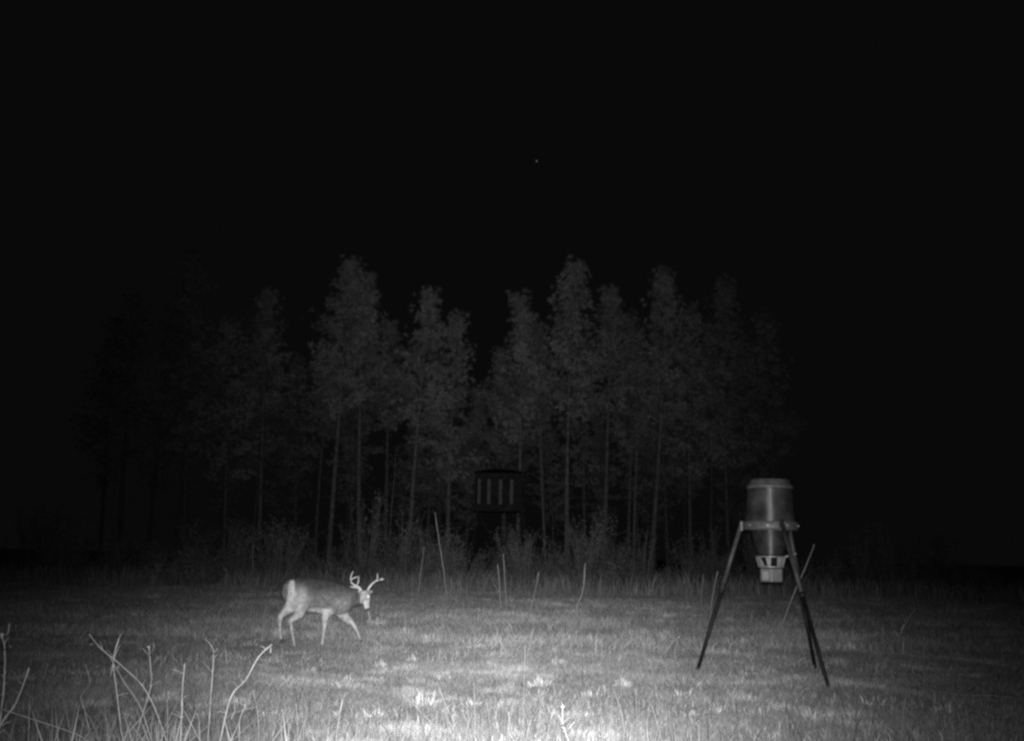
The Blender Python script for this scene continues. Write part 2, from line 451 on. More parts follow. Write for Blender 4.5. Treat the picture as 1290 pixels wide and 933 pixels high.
# ------------------------------------------------------------------ brush at the foot of the wood
def shrub_meshes(seed, h=2.2, n=26, spread=0.9, leafy=0.5):
    r = random.Random(seed); st = MB(); V = []; T = []
    for i in range(n):
        az = r.random() * 6.28; b = Vector((math.cos(az), math.sin(az), 0)) * spread * 0.45 * r.random()
        hh = h * (0.4 + 0.6 * r.random()); le = spread * (r.random() - 0.15) * 0.8
        out = Vector((math.cos(az), math.sin(az), 0))
        p = [b - Vector((0, 0, 0.06)), b + out * le * 0.3 + Vector((0, 0, hh * 0.5)), b + out * le + Vector((r.gauss(0, 0.08), r.gauss(0, 0.08), hh))]
        tone = 0.5 + 0.8 * r.random()
        st.tube(p, [0.012, 0.009, 0.004], n=3, cap=False, c=tone)
        for k in range(7):
            t = 0.25 + 0.75 * r.random(); q = p[0].lerp(p[1], t*2) if t < .5 else p[1].lerp(p[2], t*2-1)
            d = Vector((r.gauss(0, 1), r.gauss(0, 1), 0.9 + r.random())).normalized() * (0.15 + 0.4 * r.random())
            st.tube([q, q + d], [0.006, 0.003], n=3, cap=False, c=tone)
            for m in range(int(9 * leafy + r.random())):
                c = q + d * r.random() + Vector((r.gauss(0, .05), r.gauss(0, .05), r.gauss(0, .05)))
                a = Vector((r.gauss(0, 1), r.gauss(0, 1), r.gauss(0, 1))).normalized() * (0.05 + 0.05 * r.random())
                s = a.cross(Vector((r.gauss(0, 1), r.gauss(0, 1), r.gauss(0, 1)))).normalized() * 0.022
                V.extend((c - s, c + s, c + a)); T.extend([tone * (0.6 + 0.7 * r.random())] * 3)
    a = st.mesh('stems'); a.materials.append(M_twig)
    V = np.array([tuple(v) for v in V]); b = np_mesh('foliage', V, np.arange(len(V)).reshape(-1, 3), np.array(T)); b.materials.append(M_twig)
    return a, b
SHR = [shrub_meshes(31, 2.2, 30, 1.3, 0.7), shrub_meshes(32, 1.6, 34, 1.5, 0.9), shrub_meshes(33, 2.8, 24, 1.0, 0.5),
       shrub_meshes(34, 1.0, 40, 1.6, 1.0), shrub_meshes(35, 2.0, 30, 0.8, 0.25)]
def zone(px):
    if px < 215: return 'at the wood\'s unlit end past the buck'
    if px < 500: return 'behind the buck'
    if px < 580: return 'below the curving pine trunk'
    if px < 700: return 'around the box blind\'s legs'
    if px < 880: return 'between box blind and feeder'
    if px < 1030: return 'behind the feeder'
    return 'at the wood\'s unlit end past the feeder'
def shrub(px, Y, kind, s, label, group=None):
    x = at(px, 700, Y).x
    t = empty('brush_shrub', (x, Y, float(gz(x, Y))), random.random() * 6.28); t.scale = (s, s, s * (0.85 + 0.3 * random.random()))
    for nm, me in zip(('stems', 'foliage'), SHR[kind]):
        o = bpy.data.objects.new(nm, me); col.objects.link(o); o.parent = t
        if nm != 'trunk': o['kind'] = 'stuff'
    tag(t, label, 'shrub', group)
rr = random.Random(5)
for i in range(64):
    px = 40 + 1210 * (i + 0.8 * rr.random()) / 64
    Y = 43.0 + 6.5 * rr.random()
    if 575 < px < 690 and Y < 46.5: Y += 4
    kd = rr.choice([0, 0, 1, 1, 2, 3, 3, 4])
    shrub(px, Y, kd, 0.75 + 0.5 * rr.random(),
          ['leafy upright bush', 'broad leafy bush', 'tall thin-stemmed bush', 'low spreading bush', 'sparse bush of bare stems'][kd] + ' under the pines ' + zone(px),
          'brush along the foot of the pines')
shrub(512, 41.5, 4, 1.15, 'upright bush of pale stems below the curving pine trunk')
shrub(655, 42, 0, 0.95, 'bushy pale shrub in front of the box blind\'s legs')
shrub(748, 41.5, 3, 1.2, 'low rounded shrub behind the single curved stalk')
shrub(242, 36, 3, 0.95, 'low pale heap of brush at the field edge beyond the buck\'s tail')

# ------------------------------------------------------------------ box blind on stilts
BY = 45.0
def blind():
    c = at(629, 640, BY); x0, z0 = c.x, c.z
    gz0 = float(gz(x0, BY))
    t = empty('hunting_blind', (x0, BY, gz0))
    tag(t, 'dark raised box blind with four pale uprights across its open front', 'hunting blind')
    zb = z0 - gz0; w = 1.0; dp = 1.6; hh = 1.42
    m = MB(); m.box((-w-.05, -.05, zb-.12), (w+.05, dp+.05, zb)); m.build('floor', M_blind, t)
    def panel(lo, hi): m = MB(); m.box(lo, hi); m.build('wall_panel', M_blind, t)
    panel((-w, 0, zb+.003), (w, .05, zb+.16)); panel((-w, 0, zb+hh-.25), (w, .05, zb+hh))
    panel((-w, .053, zb+.003), (-w+.05, dp, zb+hh)); panel((w-.05, .053, zb+.003), (w, dp, zb+hh)); panel((-w+.053, dp-.05, zb+.003), (w-.053, dp-.002, zb+hh))
    m = MB(); vs = []; fs = []; n = 10
    for i in range(n + 1):
        u = i / n * 2 - 1; zz = zb + hh + .003 + .14 * (1 - u*u)
        for yy in (-.08, dp + .1):
            vs.append((u*(w+.05), yy, zz)); vs.append((u*(w+.05), yy, zz+.04))
    for i in range(n):
        a = i*4; b = a+4
        fs += [(a, b, b+2, a+2), (a+1, a+3, b+3, b+1), (a, a+1, b+1, b), (a+2, b+2, b+3, a+3)]
    fs += [(0, 2, 3, 1), (n*4, n*4+1, n*4+3, n*4+2)]
    m.add(vs, fs); m.build('roof', M_blind, t)
    for px in (603.5, 616, 630.5, 644.5):
        xx = at(px, 615, BY).x - x0
        m = MB(); m.box((xx-.065, -.02, zb+.165), (xx+.065, .06, zb+hh-.255)); m.build('upright', M_post, t)
    for sx in (-1, 1):
        for yy in (.15, dp-.15):
            m = MB(); m.tube([(sx*(w+.25), yy + (.25 if yy > .5 else -.25), -.05), (sx*(w-.12), yy, zb-.121)], .055, n=6); m.build('leg', M_timber, t)
    for s in (-1, 1):
        m = MB(); m.box((-.02, -.02, 0), (.02, .02, 3.0), Matrix.Rotation(s*.55, 3, 'Y'), (-s*.75, -.06, .3)); m.build('brace', M_timber, t)
    lad = MB()
    for s in (-.22, .22): lad.tube([(w+.45+s, -.7, 0), (w-.3+s, -.1, zb)], .025, n=5)
    l = lad.build('ladder', M_timber, t)
    for k in range(9):
        f = (k + .6) / 9.4; m = MB(); xx = w+.45 - .75*f; yy = -.7+.6*f
        m.tube([(xx-.24, yy-.03, zb*f), (xx+.24, yy-.03, zb*f)], .02, n=5); m.build('rung', M_timber, l)
blind()

# ------------------------------------------------------------------ tripod feeder
def feeder():
    A, B, C = ground_at(1046, 869), ground_at(1028, 844), ground_at(877, 846)
    c = at(970, 640, 12.88); cx, cy = c.x, c.y; g0 = float(gz(cx, cy))
    zz = lambda py: at(970, py, cy).z - g0
    pm = 1400 / 12.88
    t = empty('game_feeder', (cx, cy, g0))
    tag(t, 'barrel game feeder on three long dark legs standing in the field', 'game feeder')
    ztop, zlid, zband0, zband1, zfun, zbr, zbox = zz(603), zz(612), zz(657), zz(667), zz(700), zz(714), zz(733)
    R0, R1 = 27.0 / pm, 31.5 / pm
    prof = []; n = 12
    for i in range(n + 1):
        u = i / n; z = zband1 + (zlid - zband1) * u; r = R1 + (R0 - R1) * u
        if i in (4, 8): prof += [(r, z-.012), (r+.0012, z-.005), (r+.0012, z+.005), (r, z+.012)]
        else: prof.append((r, z))
    m = MB(); m.lathe(prof, 48); m.build('barrel', M_barrel, t, True)
    m = MB(); m.lathe([(R0+.006, zlid-.035), (R0+.016, zlid-.03), (R0+.016, zlid+.004), (R0+.002, zlid+.010), (R0*.97, zlid+.018), (R0*.90, ztop-.012), (R0*.55, ztop-.002), (.02, ztop+.002)], 48)
    lid = m.build('lid', M_lid, t, True)
    m = MB(); m.box((-.012, -.011, zlid), (.012, .004, zlid-.10)); ob = m.build('latch', M_band, lid); ob.location = (R0*math.cos(-1.9), R0*math.sin(-1.9)-.012, 0)
    m = MB(); m.lathe([(R1+.003, zband1-.004), (R1+.024, zband1-.004), (R1+.028, zband1+.02), (R1+.024, zband0-.01), (R1+.018, zband0), (R1+.001, zband0+.002)], 48, cap0=False, cap1=False)
    m.build('band', M_band, t, True)
    for k in range(9):
        w_ = 2*math.pi*(k+.3)/9; m = MB(); e_ = Vector((math.cos(w_), math.sin(w_), 0)); p_ = e_*(R1+.0265) + Vector((0, 0, (zband0+zband1)/2))
        m.tube([p_, p_ + e_*.012], .011, n=6); m.build('bolt', M_bright, t)
    aw = -math.pi/2 - .28; e_ = Vector((math.cos(aw), math.sin(aw), 0)); s_ = Vector((-math.sin(aw), math.cos(aw), 0)); m = MB()
    vs = [e_*(rr0+dd) + s_*ss + Vector((0, 0, z_)) for (rr0, z_) in ((R1, zband0+.01), (R0, zlid-.04)) for dd in (-.004, .006) for ss in (-.008, .008)]
    m.add(vs, [(0,1,3,2), (4,6,7,5), (2,3,7,6), (0,4,5,1), (1,5,7,3), (0,2,6,4)]); m.build('seam', M_lid, t)
    m = MB(); m.lathe([(.135, zfun), (.15, zfun+.04), (R1*.60, zfun+.12), (R1*.74, zband1-.012), (R1*.97, zband1-.003)], 40); m.build('funnel', M_barrel, t, True)
    # spinner bracket: bright ring with tabs and dark windows between them
    br = MB(); br.lathe([(.135, zfun-.016), (.175, zfun-.012), (.175, zfun-.003), (.135, zfun-.001)], 32); b = br.build('spinner_bracket', M_bright, t)
    nt_ = 8
    for k in range(nt_):
        w = 2*math.pi*(k+.5)/nt_ - math.pi/2
        m = MB(); ca, sa = math.cos(w), math.sin(w); tg = Vector((-sa, ca, 0)); o1 = Vector((ca, sa, 0))
        hw1, hw2 = .030, .018
        za, zb_ = zfun-.0165, zbr+.012
        vs = [o1*.165 - tg*hw1 + Vector((0,0,za)), o1*.165 + tg*hw1 + Vector((0,0,za)), o1*.140 + tg*hw2 + Vector((0,0,zb_)), o1*.140 - tg*hw2 + Vector((0,0,zb_))]
        vs += [v - o1*.006 for v in vs]
        m.add(vs, [(0,1,2,3), (7,6,5,4), (0,4,5,1), (1,5,6,2), (2,6,7,3), (3,7,4,0)]); m.build('tab', M_bright, b)
    m = MB(); m.lathe([(.138, zbr-.004), (.150, zbr), (.150, zbr+.010), (.138, zbr+.0115)], 32); m.build('lower_ring', M_bright, b)
    m = MB(); m.lathe([(.07, zbr+.012), (.115, zfun-.017)], 24); m.build('spout', M_dark, t, True)
    # control box with a vertical seam
    m = MB(); m.box((-.128, -.128, zbox), (.128, .128, zbr-.005)); bx = m.build('control_box', M_box, t); bx.rotation_euler = (0, 0, -.22)
    bv = bx.modifiers.new('bevel', 'BEVEL'); bv.width = .014; bv.segments = 2
    m = MB(); m.box((-.012, -.137, zbox+.01), (.012, -.1285, zbr-.02)); m.build('seam_rib', M_band, bx)
    m = MB(); m.box((-.095, -.132, zbox+.03), (-.03, -.1285, zbr-.05)); m.build('door_panel', M_lid, bx)
    m = MB(); m.tube([(.13, -.10, zfun-.008), (.19, -.14, zfun+.012), (.235, -.20, zfun+.03)], .011, n=6); m.build('stay', M_bright, t)
    for P in (A, B, C):
        d = Vector((P.x-cx, P.y-cy, 0)); az = math.atan2(d.y, d.x); e = Vector((math.cos(az), math.sin(az), 0))
        p0 = e*(R1+.030) + Vector((0,0,zband0+.005)); p1 = Vector((P.x-cx, P.y-cy, P.z-g0-.03))
        pm_ = p0.lerp(p1, .46)
        m = MB(); m.tube([pm_ - (p1-p0)*.03, p1], .021, n=10); leg = m.build('leg', M_legm, t, True)
        m = MB(); m.tube([p0, pm_], .026, n=10); m.build('upper_tube', M_legu, leg, True)
        m = MB(); m.tube([pm_ - (p1-p0)*.012, pm_ + (p1-p0)*.012], .031, n=10); m.build('collar', M_legm, leg, True)
        m = MB(); s = e.cross(Vector((0,0,1)))
        Rm = Matrix((e, s, Vector((0,0,1)))).transposed()
        m.box((R1+.0285, -.026, zband1-.015), (R1+.058, .026, zband0-.005), Rm); m.build('leg_bracket', M_band, t)
feeder()

# ------------------------------------------------------------------ the buck
def deer():
    root_p = ground_at(404, 815)
    Y0 = root_p.y; SC = FPX / Y0 * 6.22      # zoom pixels per metre
    t = empty('buck', root_p)
    tag(t, 'white-tailed buck with branched antlers walking head down across the field', 'deer')
    YAW = math.radians(20); cy_, sy_ = math.cos(YAW), math.sin(YAW)
    XC = 520
    K = 607.0 / SC * 1.0
    def L(x, y, z): return Vector((x*cy_ - y*sy_, x*sy_ + y*cy_, z))
    def Wz(zx, zy, dep): return Vector(((zx-XC)/607.0, dep, (785-zy)/607.0))
    mb = MB()
    def torso(secs, n=20):
        vs = []; fs = []
        for (x, zt, zb, w) in secs:
            c = (zt+zb)/2; h = (zt-zb)/2
            for k in range(n):
                a = 2*math.pi*k/n; s, cc = math.sin(a), math.cos(a)
                ww = w * (1 - 0.14*max(0, -s)**1.5)
                vs.append(L(x, ww*cc, c + h*s))
        m = len(secs)
        for i in range(m-1):
            for k in range(n): k2 = (k+1) % n; fs.append((i*n+k, i*n+k2, (i+1)*n+k2, (i+1)*n+k))
        fs.append(tuple(range(n-1, -1, -1))); fs.append(tuple(range((m-1)*n, m*n)))
        mb.add(vs, fs)
    torso([(-.480,.82,.70,.03), (-.462,.865,.62,.075), (-.42,.905,.56,.12), (-.34,.925,.515,.150), (-.24,.925,.485,.160), (-.12,.915,.468,.165),
           (0,.905,.452,.170), (.10,.892,.440,.170), (.20,.868,.430,.165), (.29,.840,.438,.142), (.36,.805,.475,.110), (.41,.765,.53,.07)])
    # neck to poll
    mb.tube([L(.24,0,.66), L(.34,0,.675), L(.43,-.005,.675), Wz(775,405,.150), Wz(815,392,.165), Wz(846,375,.175)], [(.165,.12), (.135,.095), (.112,.08), (.096,.07), (.08,.062), (.065,.06)], n=14)
    # head: poll -> muzzle, turned towards the camera
    poll = Wz(842,345,.185); muz = Wz(882,476,.075); ax = muz - poll
    hv = []
    for tt, r1, r2 in [(-.08,.040,.040), (0,.058,.054), (.14,.067,.060), (.30,.066,.060), (.45,.055,.052), (.62,.042,.041), (.80,.034,.033), (.94,.033,.030), (1.0,.024,.022)]:
        hv.append((poll + ax*tt, (r1*1.16, r2*1.16)))
    mb.tube([p for p, r in hv], [r for p, r in hv], n=14)
    # legs: (path, radii)
    near, far = -.085, .085
    def shift(v, side):      # sideways from the body axis
        return v + Vector((-sy_*side, cy_*side, 0))
    def W2(zx, zy, side):    # image point on the plane through the body axis, shifted sideways
        xw = (zx-XC)/607.0 + sy_*side
        dep = xw/cy_*sy_ + cy_*side - sy_*sy_*0
        return Vector(((zx-XC)/607.0, dep, (785-zy)/607.0))
    nh = [(345,400), (372,462), (352,520), (292,572), (303,640), (322,725), (328,768), (338,790)]
    mb.tube([W2(x, y, near) for x, y in nh], [(.13,.06), (.105,.062), (.066,.048), (.036,.030), (.023,.020), (.020,.018), (.022,.02), (.022,.021)], n=12)
    fh = [(300,400), (285,455), (240,495), (196,536), (192,600), (200,672), (204,705), (214,722)]
    mb.tube([W2(x, y, far*.9) for x, y in fh], [(.12,.07), (.10,.06), (.060,.045), (.036,.030), (.023,.020), (.020,.018), (.022,.02), (.021,.02)], n=12)
    nf = [(600,430), (585,490), (556,535), (553,590), (550,622), (543,690), (540,738), (539,765)]
    mb.tube([W2(x, y, near) for x, y in nf], [(.115,.06), (.085,.052), (.046,.040), (.032,.028), (.031,.027), (.020,.018), (.021,.019), (.022,.021)], n=12)
    ff = [(640,430), (664,500), (708,555), (752,598), (768,622), (795,672), (812,712), (821,732)]
    mb.tube([W2(x, y, far) for x, y in ff], [(.11,.06), (.085,.055), (.050,.042), (.033,.029), (.031,.028), (.020,.018), (.021,.019), (.021,.02)], n=12)
    me0 = mb.mesh('body'); tmp = bpy.data.objects.new('tmp', me0); col.objects.link(tmp)
    r = tmp.modifiers.new('r', 'REMESH'); r.mode = 'VOXEL'; r.voxel_size = 0.0075; r.adaptivity = 0
    s = tmp.modifiers.new('s', 'SMOOTH'); s.factor = 0.5; s.iterations = 11
    dg = bpy.context.evaluated_depsgraph_get()
    me = bpy.data.meshes.new_from_object(tmp.evaluated_get(dg)); me.name = 'body'
    bpy.data.objects.remove(tmp)
    n = len(me.vertices); co = np.empty(n*3); me.vertices.foreach_get('co', co); co = co.reshape(-1, 3)
    X = (co[:, 0]*cy_ + co[:, 1]*sy_); Yl = -co[:, 0]*sy_ + co[:, 1]*cy_; Z = co[:, 2]
    sm = lambda a, b, v: np.clip((v-a)/(b-a), 0, 1)**2*(3-2*np.clip((v-a)/(b-a), 0, 1))
    tone = 0.060 + 0.12*(1 - sm(.58, .84, Z))                              # dark back, paler sides
    haunch = (1-sm(-.34, -.15, X)); tone += haunch*0.23*(1-sm(.72, .88, Z))
    belly = (1-sm(.475, .545, Z))*sm(-.26, -.16, X)*(1-sm(.02, .14, X))*(Z > .40); tone = tone*(1-belly) + belly*.60
    rump = (1-sm(-.43, -.39, X))*(1-sm(.86, .91, Z))*sm(.45, .6, Z); tone = tone*(1-rump) + rump*.55
    legs = 1-sm(.36, .50, Z); tone = tone*(1-legs) + legs*.42
    sh = sm(.12, .22, X)*(1-sm(.30, .40, X))*(1-sm(.60, .70, Z)); tone += sh*.07
    neck = sm(.34, .42, X)*sm(.46, .52, Z); tone = tone*(1-neck*.65) + neck*.65*.075
    P = np.array([tuple(poll)]); A = np.array(ax)
    th = ((co - P) @ A)/(A @ A); dh = np.linalg.norm(co - (P + np.clip(th, 0, 1)[:, None]*A), axis=1)
    hd = (1-sm(.066, .085, dh))*sm(-.05, .08, th); face = .36 + .16*sm(.5, .75, th) - .10*sm(.93, .98, th)
    tone = tone*(1-hd) + hd*face
    hr = np.random.default_rng(3).normal(1, .05, n); tone = tone*hr
    a = me.attributes.new('tone', 'FLOAT', 'POINT'); a.data.foreach_set('value', np.clip(tone*1.12, .03, .62).astype(np.float32))
    me.polygons.foreach_set('use_smooth', [True]*len(me.polygons))
    body = link_mesh('body', me, M_coat, t)
    # short coat hair lying back along the body
    nrm = np.empty(n*3); me.vertices.foreach_get('normal', nrm); nrm = nrm.reshape(-1, 3)
    hr_ = np.random.default_rng(9); k = hr_.integers(0, n, 26000)
    k = k[(Z[k] > .30) & (hd[k] < .3)]; m_ = len(k)
    b = co[k] + hr_.normal(0, .003, (m_, 3)); back = np.array([-cy_*.8, -sy_*.8, -.5])
    d = nrm[k]*.55 + back*.75 + hr_.normal(0, .25, (m_, 3)); d /= np.linalg.norm(d, axis=1)[:, None]
    sd = np.cross(d, nrm[k]); sd /= np.linalg.norm(sd, axis=1)[:, None] + 1e-6; ln = (.012 + .014*hr_.random(m_))[:, None]
    HV = np.stack([b - sd*.0022, b + sd*.0022, b + d*ln], 1).reshape(-1, 3)
    hm = np_mesh('coat_hair', HV, np.arange(m_*3).reshape(-1, 3), np.repeat(np.clip(1.12*tone[k]*hr_.uniform(.7, 1.35, m_), .03, .65), 3))
    ho = link_mesh('coat_hair', hm, M_coat, t); ho['kind'] = 'stuff'
    # antlers
    def antler(main, tines):
        m = MB(); k = len(main)
        m.tube([Wz(*p) for p in main], [.017*(1-.72*i/(k-1)) for i in range(k)], n=7)
        for tn in tines: m.tube([Wz(*p) for p in tn], [.011, .008, .003][:len(tn)] if len(tn) == 3 else [.010, .003], n=6)
        m.build('antler', M_antler, t, True)
    antler([(828,338,.165), (806,310,.15), (770,288,.12), (742,268,.08), (736,238,.05), (742,205,.03), (757,172,.02)],
           [[(782,296,.13), (797,258,.10), (801,208,.08)], [(738,246,.05), (762,226,.03), (800,216,.01)], [(800,306,.15), (800,290,.14)]])
    antler([(862,338,.195), (880,305,.205), (905,272,.20), (935,250,.18), (968,242,.15), (1006,232,.11)],
           [[(940,248,.18), (950,225,.16), (948,188,.14)], [(962,242,.155), (978,238,.13), (992,222,.11)], [(876,310,.205), (884,294,.19)]])
    # ears
    def ear(b, tip, w):
        m = MB(); b = Vector(b); tip = Vector(tip); d = tip - b
        m.tube([b, b+d*.25, b+d*.6, b+d*.88, tip], [(.018,.012), (w,.013), (w*.95,.010), (w*.5,.007), (.004,.003)], n=10, c=.42)
        m.build('ear', M_coat, t, True)
    ear(Wz(815,345,.17), Wz(718,300,.10), .046); ear(Wz(866,350,.20), Wz(908,338,.31), .032)
    # eyes
    hdx = Vector((.89,.46,0))
    hc = poll + ax*.27
    for p in (hc + Vector((.050,-.056,.010)), hc + Vector((.022,.064,.004))):
        m = MB(); bm = bmesh.new(); bmesh.ops.create_uvsphere(bm, u_segments=14, v_segments=10, radius=.020)
        m2 = bpy.data.meshes.new('eye'); bm.to_mesh(m2); bm.free(); m2.polygons.foreach_set('use_smooth', [True]*len(m2.polygons))
        o = link_mesh('eye', m2, M_eye, t); o.location = p
    m = MB(); mt = muz + Vector((.004,-.012,-.004)); m.tube([mt+Vector((-.006,.012,.01)), mt, mt+Vector((.003,-.006,-.012))], [(.017,.017), (.018,.015), (.009,.007)], n=10); m.build('nose', M_hoof, t, True)
    m = MB(); m.tube([L(-.455,0,.86), L(-.50,0,.80), L(-.515,0,.70), L(-.505,0,.60)], [(.03,.03), (.045,.025), (.045,.022), (.012,.01)], n=12, c=.13); m.build('tail', M_coat, t, True)
    for (x, y), (x2, y2), side in (((337,786),(350,806),near), ((212,716),(224,738),far*.9), ((539,760),(544,784),near), ((820,728),(832,748),far)):
        p, q = W2(x, y, side), W2(x2, y2, side); m = MB()
        m.tube([p, p.lerp(q, .5), q], [(.020,.019), (.026,.022), (.028,.021)], n=10); m.build('hoof', M_hoof, t, True)
deer()

# ------------------------------------------------------------------ dry stalks
def stalk(path, Y, r, label, branches=(), group=None, head=0, ground=True, name='dry_stalk', leaves=0, m_=None):
    """path: pixels tip -> lowest seen point; Y: distance of the stem; the stem is carried on down to the ground"""
    if Y < 5: Y *= 1.2
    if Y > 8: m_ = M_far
    pts = [at(px, py, Y + 0.02*i) for i, (px, py) in enumerate(path)]
    lo = pts[-1]; d = (pts[-1] - pts[-2]); 
    g0 = float(gz(lo.x, lo.y))
    if ground and lo.z > g0 + .02:
        k = min(1.0, .35/max(lo.z-g0, .01))
        sx = d.x/max(1e-3, -d.z) if d.z < 0 else 0
        sx = max(-.9, min(.9, sx))*.6
        nb = 3
        for i in range(1, nb+1):
            f = i/nb; z = lo.z*(1-f) + (g0-.03)*f
            pts.append(Vector((lo.x + sx*(lo.z-z)*(1-.35*f), lo.y + .02*f, z)))
    base = pts[-1].copy(); base.z = float(gz(base.x, base.y))
    t = empty(name, base); tag(t, label, 'stalk', group)
    r = r*(.60 if Y < 8 else .8); n = len(pts); rr_ = random.Random(int(path[0][0]*7+path[0][1]))
    # finer, slightly crooked stem
    cr = [pts[0]]
    for i in range(n-1):
        a_, b_, c_, d_ = pts[max(i-1, 0)], pts[i], pts[i+1], pts[min(i+2, n-1)]
        for q in (.25, .5, .75, 1.0):
            cr.append(.5*((2*b_) + (c_-a_)*q + (2*a_-5*b_+4*c_-d_)*q*q + (3*b_-a_-3*c_+d_)*q**3))
    pts = cr; n = len(pts)
    fine = []
    for i in range(n-1):
        L_ = (pts[i+1]-pts[i]).length; k = max(1, min(9, int(L_/.07)))
        for j in range(k):
            p = pts[i].lerp(pts[i+1], j/k)
            if not (i == 0 and j == 0): p = p + Vector((rr_.gauss(0, r*.16), rr_.gauss(0, r*.16), 0))
            fine.append(p)
    fine.append(pts[-1]); k = len(fine)
    m = MB(); m.tube([p-base for p in fine], [r*(.5+.6*i/(k-1))*(1+.15*rr_.random()) for i in range(k)], n=6); m.build('stem', m_ or M_dry, t, True)
    for b in branches:
        bp = [at(px, py, Y + .01 - .03*i) - base for i, (px, py) in enumerate(b)]
        m = MB(); m.tube(bp, [r*.62*(1-.5*i/max(1, len(bp)-1)) for i in range(len(bp))], n=5); m.build('branch', m_ or M_dry, t, True)
    if Y < 8 and r > .0024:
        m = MB()
        for i in range(7):
            p = fine[int((.02+.6*rr_.random())*(k-1))]-base; a = Vector((rr_.gauss(0,1), rr_.gauss(0,1), .5+rr_.random())).normalized(); Lt = .015+.05*rr_.random()
            m.tube([p, p+a*Lt*.6, p+a*Lt+Vector((0,0,-.01*rr_.random()))], [r*.35, r*.28, r*.15], n=4)
        tw = m.build('side_twigs', m_ or M_dry, t); tw['kind'] = 'stuff'
    if head:
        m = MB(); tip = pts[0]-base
        for i in range(head):
            a = Vector((rr_.gauss(0,1), rr_.gauss(0,1), .6+rr_.random())).normalized(); Lh = r*(1.5+3*rr_.random())
            m.tube([tip - Vector((0,0,r*2*rr_.random())), tip + a*Lh*.6, tip + a*Lh + Vector((0,0,-r*1.5*rr_.random()))], [r*.25, r*.6, r*.3], n=4)
        m.build('seed_head', m_ or M_dry, t)
    for i in range(leaves):
        m = MB(); f = .15+.75*rr_.random(); p = fine[int(f*(k-1))]-base
        a = Vector((rr_.gauss(0,1), rr_.gauss(0,1), rr_.gauss(.1,.7))).normalized(); s = a.cross(Vector((0,0,1))).normalized(); Ll = r*(3.5+4*rr_.random())
        u = Vector((0,0,1))
        vs = [p, p+a*Ll*.5+s*Ll*.16+u*Ll*.12, p+a*Ll*.5-s*Ll*.16+u*Ll*.12, p+a*Ll-u*Ll*.10, p+a*Ll*.5-u*.002+u*Ll*.04]
        m.add(vs, [(0,4,1),(0,2,4),(1,4,3),(4,2,3)]); m.build('leaf', m_ or M_dry, t)
    return t

# foreground weeds on the buck's side
stalk([(36.6,841),(20,885),(0,914)], 3.6, .0065, 'thick straight pale stalk leaning over at the edge of the foreground weeds')
stalk([(150,803),(143,830),(146,864),(152,913),(155,936)], 4.0, .0062, 'thickest upright dry stalk crossed by a leaning stem', branches=[[(143,832),(139,852)], [(144,846),(150,838)]])
stalk([(113,799),(124,813),(136,824),(158,842),(186,873)], 4.1, .0042, 'long bent stem leaning across the thickest upright stalk', branches=[[(120,809),(113,812)]], head=2)
stalk([(138,826),(156,858),(178,892)], 4.15, .0035, 'thin stem slanting down beside the long bent leaning stem')
stalk([(187.6,815),(189,833),(190,864),(177,907)], 4.1, .0042, 'slender stalk topped by a small curled seed head', head=9, branches=[[(188,826),(194,815),(193,809)], [(188,826),(180,816)]])
stalk([(232.5,836),(230,864),(229,895),(227,936)], 3.9, .0055, 'straight upright pale stalk with a side shoot low down', branches=[[(231,893),(240,910),(256,940)]], head=1)
stalk([(265,811),(269,822),(267,858)], 5.2, .0042, 'small stalk forked like a Y at its top', branches=[[(269,823),(274,816)]])
stalk([(342.6,811),(325.6,827),(310,855),(293,873),(285,898)], 5.0, .0062, 'curved stalk arching towards the buck with a drooping tip', branches=[[(341,812),(341,822)], [(294,873),(296,895),(291,905)]])
stalk([(319,869),(324,892),(325.6,914)], 4.8, .0045, 'short thin stalk with a level twig running to the arching stalk', branches=[[(324,890),(308,893),(291,899),(278,910)]])
stalk([(309,889),(302,907),(302,936)], 4.4, .0058, 'short stout stub with a hooked top below the arching stalk', head=2)
stalk([(108,838),(113,860),(102,876),(107,895),(118,913)], 4.5, .0028, 'wiry curling weed with tiny curled tips', head=4, branches=[[(112,851),(104,846),(100,855)], [(109,843),(118,840),(125,838)], [(103,852),(94,848),(88,846)], [(88,846),(82,852),(82,858)]])
stalk([(37,882),(36.5,905),(36,936)], 4.1, .0045, 'short upright stalk among tall grass by the leaning edge stalk')
stalk([(211,880),(211,905),(211,936)], 4.3, .0040, 'short straight stalk between the seed-headed stalk and the straight one')
stalk([(0,892),(37,904),(93,923),(112,938)], 3.9, .0035, 'long thin stem fallen almost flat through the foreground weeds')
stalk([(2,800),(6,815),(6,835),(5,862)], 4.2, .0075, 'weed with curled woolly heads cut off by the picture border', head=7, branches=[[(5,806),(10,797),(12,785)], [(6,818),(12,812),(14,815)], [(4,803),(-6,790),(-12,786)]])
stalk([(373,886),(374,900),(375,918)], 5.2, .0050, 'short stalk standing alone in grass below the buck\'s hind feet', m_=M_wisp)
stalk([(431,883),(426,911),(423,936)], 4.8, .0070, 'short thick pale stalk below the bright round grass tuft', leaves=2)
stalk([(508,874),(530,896),(552,920)], 5.6, .0030, 'thin straight stem slanting in open grass below the buck\'s path', m_=M_wisp)
stalk([(553,866),(562,888),(574,914)], 5.6, .0030, 'thin stem slanting parallel to the lower straight stem', m_=M_wisp)
for pth in ([(581,893),(590,914)], [(613,884),(618,921)], [(597,859),(598,890)], [(526,905),(533,930)], [(604,900),(603,930)], [(640,895),(646,930)]):
    stalk(pth, 5.5, .0028, 'thin wisp of a stem in the bright grass between the slanting stems and leafy weed', group='thin wisps in the bright grass', m_=M_wisp)
stalk([(661.6,813),(661,835),(660,866)], 9.0, .0052, 'lone straight stalk standing in mid field between the bright tufts')
